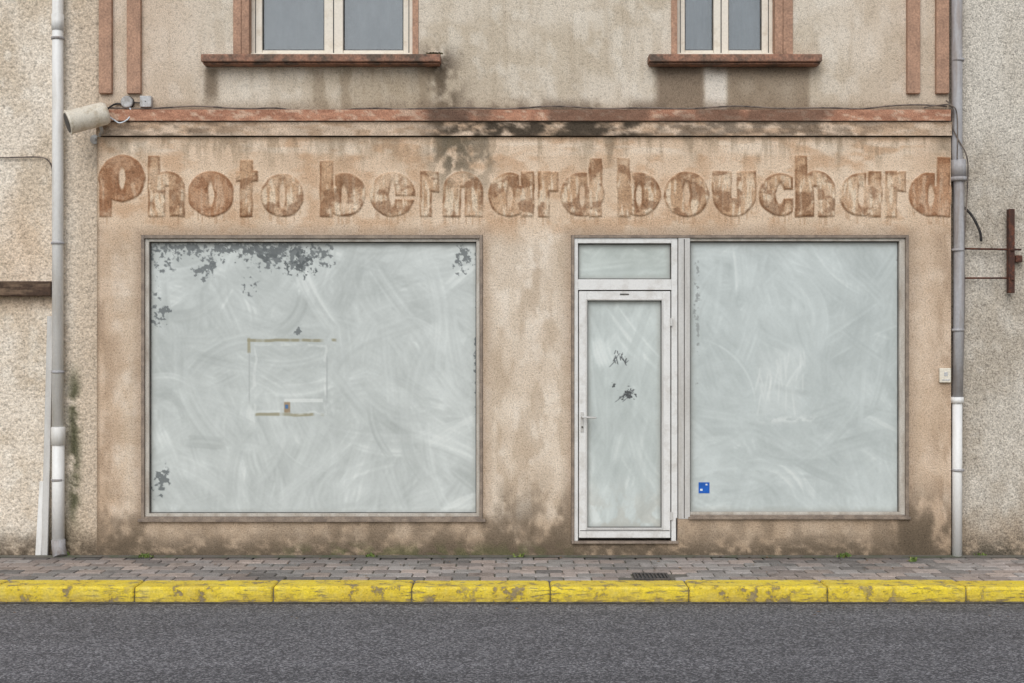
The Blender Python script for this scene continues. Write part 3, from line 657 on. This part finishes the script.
def dirtstrip():
    V=[];F=[];n=400
    for i in range(n+1):
        x=-10+20*i/n; w=0.035+0.07*float(fbm(np.array(x*2.3),np.array(1.0),3,7)); V+=[(x,-w,0.0035),(x,-0.001,0.014)]
    for i in range(n):F.append((2*i,2*i+2,2*i+3,2*i+1))
    me=bpy.data.meshes.new('dirt');me.from_pydata(V,[],F);link('dirt_along_wall',me,M_joint,None,True)
dirtstrip()
def kerbmat():
    m,nt,N,L,P=nm('worn_yellow_kerb_paint'); tc=N.new('ShaderNodeTexCoord')
    n=noise(N,L,tc,9,7,0.72); n2=noise(N,L,tc,2.2,5,0.65); n3=noise(N,L,tc,70,2)
    mp=N.new('ShaderNodeMapping'); mp.inputs['Scale'].default_value=(5,5,28); L.new(tc.outputs['Object'],mp.inputs[0]); ns=noise(N,L,tc,1.5,5,0.7,mp.outputs[0])
    ye=mixn(N,L,mrange(N,L,n2.outputs['Fac'],0.38,0.62,0,1),(0.86,0.66,0.035,1),(0.72,0.52,0.035,1))
    ye=mixn(N,L,mrange(N,L,n.outputs['Fac'],0.33,0.52,0.4,0),ye,(0.74,0.64,0.24,1))
    sx=N.new('ShaderNodeSeparateXYZ'); L.new(tc.outputs['Object'],sx.inputs[0])
    low=mrange(N,L,sx.outputs['Z'],-0.115,-0.035,1.0,0.0)
    dm=mul(N,L,low,mrange(N,L,ns.outputs['Fac'],0.35,0.6,0.15,0.95))
    c=mixn(N,L,dm,ye,(0.30,0.20,0.05,1))
    ch=mul(N,L,mrange(N,L,n.outputs['Fac'],0.53,0.59,0,1),mrange(N,L,n2.outputs['Fac'],0.42,0.54,0.1,1))
    ch2=mul(N,L,mrange(N,L,ns.outputs['Fac'],0.54,0.61,0,1),mrange(N,L,n2.outputs['Fac'],0.55,0.42,0,0.9))
    mxm=N.new('ShaderNodeMath');mxm.operation='MAXIMUM';L.new(ch,mxm.inputs[0]);L.new(ch2,mxm.inputs[1])
    c=mixn(N,L,mul(N,L,mxm.outputs[0],0.85),c,(0.22,0.175,0.13,1))
    c=vscale(N,L,c,mrange(N,L,n3.outputs['Fac'],0.3,0.7,0.82,1.14)); L.new(c,P.inputs['Base Color']); P.inputs['Roughness'].default_value=0.75
    ad=N.new('ShaderNodeMath');ad.operation='SUBTRACT';L.new(n3.outputs['Fac'],ad.inputs[0]);L.new(mxm.outputs[0],ad.inputs[1])
    bump(N,L,P,ad.outputs[0],0.003); return m
MK=kerbmat()
kb=empty('kerb'); L=[]
x=-1.782-1.034*13; rr=random.Random(9)
while x<16:
    o=rr.uniform(-0.006,0.006); L.append((x+0.003,x+1.031,-1.476+o,-1.17,-0.25,0.003+rr.uniform(-0.004,0.003))); x+=1.034
boxes('kerb_stones',L,MK,kb,0.020,3)
boxes('kerb_joint_mortar',[(-14,14,-1.458,-1.18,-0.25,-0.016)],M_joint,kb)
boxes('far_kerb',[(-60,60,-9.8,-9.5,-0.25,0.01)],M_joint,kb,0.02)
V=[];F=[];n=700
for i in range(n+1):
    x=-10+20*i/n; w=0.02+0.06*float(fbm(np.array(x*3.1),np.array(4.0),4,17)); V+=[(x,-1.47-w,-0.115),(x,-1.47,-0.109)]
for i in range(n):F.append((2*i,2*i+2,2*i+3,2*i+1))
me=bpy.data.meshes.new('g');me.from_pydata(V,[],F);link('gutter_grit',me,pmat('gutter_grit',(0.065,0.06,0.055,1),(0.13,0.115,0.095,1),30,rough=0.95,bd=0.003,grain=0.4),None,True)
dg=empty('drain_grate'); g=GR
L=[(g[0],g[1],g[2],g[2]+0.022,-0.02,0.004),(g[0],g[1],g[3]-0.022,g[3],-0.02,0.004),(g[0],g[0]+0.02,g[2]+0.022,g[3]-0.022,-0.02,0.004),(g[1]-0.02,g[1],g[2]+0.022,g[3]-0.022,-0.02,0.004)]
for i in range(8):
    xx=g[0]+0.02+(i+0.5)*(g[1]-g[0]-0.04)/8; L.append((xx-0.007,xx+0.007,g[2]+0.022,g[3]-0.022,-0.02,0.002))
boxes('grate_bars',L,M_iron,dg,0.002); boxes('grate_shade_sheet',[(g[0]+.02,g[1]-.02,g[2]+.02,g[3]-.02,-0.011,-0.009)],M_pitshade,dg)  # dark sheet close under the bars paints the shade of the pit
tuft('weeds',[(X(143),-0.05,0),(X(150),-0.06,0),(X(63),0.02,0),(X(838),-0.05,0),(X(846),-0.04,0),(X(905),-0.25,0),(X(30),-0.9,0),(X(980),0.0,0),(X(520),-0.05,0),(X(372),-0.04,0)],M_green,16,0.045,None,0.035,3)
tuft('moss',[(X(430+i*1.2),-0.06,Z(56)) for i in range(9)],pmat('dry_moss',S(100,92,68),S(78,72,52),20,rough=0.95),14,0.022,None,0.02,8)
rr=random.Random(21);V=[];F=[]
for k in range(170):
    x=rr.uniform(-6,6); y=-rr.random()**2*1.1-0.02 if k%3 else -1.5-rr.random()**2*0.8; z=0.006 if y>-1.2 else -0.112; r=rr.uniform(0.006,0.02);a=rr.uniform(0,6.28);i=len(V)
    V+=[(x+r*math.cos(a),y+r*math.sin(a),z),(x-r*.5*math.sin(a),y+r*.5*math.cos(a),z+.006),(x-r*math.cos(a),y-r*math.sin(a),z+.002),(x+r*.5*math.sin(a),y-r*.5*math.cos(a),z+.004)];F.append((i,i+1,i+2,i+3))
me=bpy.data.meshes.new('leaf');me.from_pydata(V,[],F);link('leaf_litter',me,pmat('dry_leaf',S(140,112,80),S(84,66,48),9,rough=0.9))
# ================= LIGHT
w=bpy.data.worlds.new('World'); sc.world=w; w.use_nodes=True; N=w.node_tree.nodes;L=w.node_tree.links;bg=N['Background']
sky=N.new('ShaderNodeTexSky'); sky.sky_type='NISHITA'; sky.sun_disc=False; EL=math.radians(40); AZ=math.radians(192)
sky.sun_elevation=EL; sky.sun_rotation=AZ
hs=N.new('ShaderNodeHueSaturation'); hs.inputs['Saturation'].default_value=0.3; L.new(sky.outputs[0],hs.inputs['Color']); L.new(hs.outputs[0],bg.inputs[0]); bg.inputs[1].default_value=0.15
sd=bpy.data.lights.new('sun','SUN'); sd.energy=1.5; sd.angle=math.radians(40); sd.color=(1,0.99,0.97)
so=bpy.data.objects.new('sun',sd); sc.collection.objects.link(so)
s=Vector((math.sin(AZ)*math.cos(EL),math.cos(AZ)*math.cos(EL),math.sin(EL))); so.rotation_euler=(-s).to_track_quat('-Z','Y').to_euler()
cd=bpy.data.cameras.new('camera'); co=bpy.data.objects.new('camera',cd); sc.collection.objects.link(co)
co.location=(0,-12,1.83); co.rotation_euler=(math.radians(90),0,0); cd.lens=36*(12/S_)/1024; cd.sensor_width=36; cd.clip_end=2000
sc.camera=co
sc.view_settings.view_transform='Standard'; sc.view_settings.look='None'; sc.view_settings.exposure=0
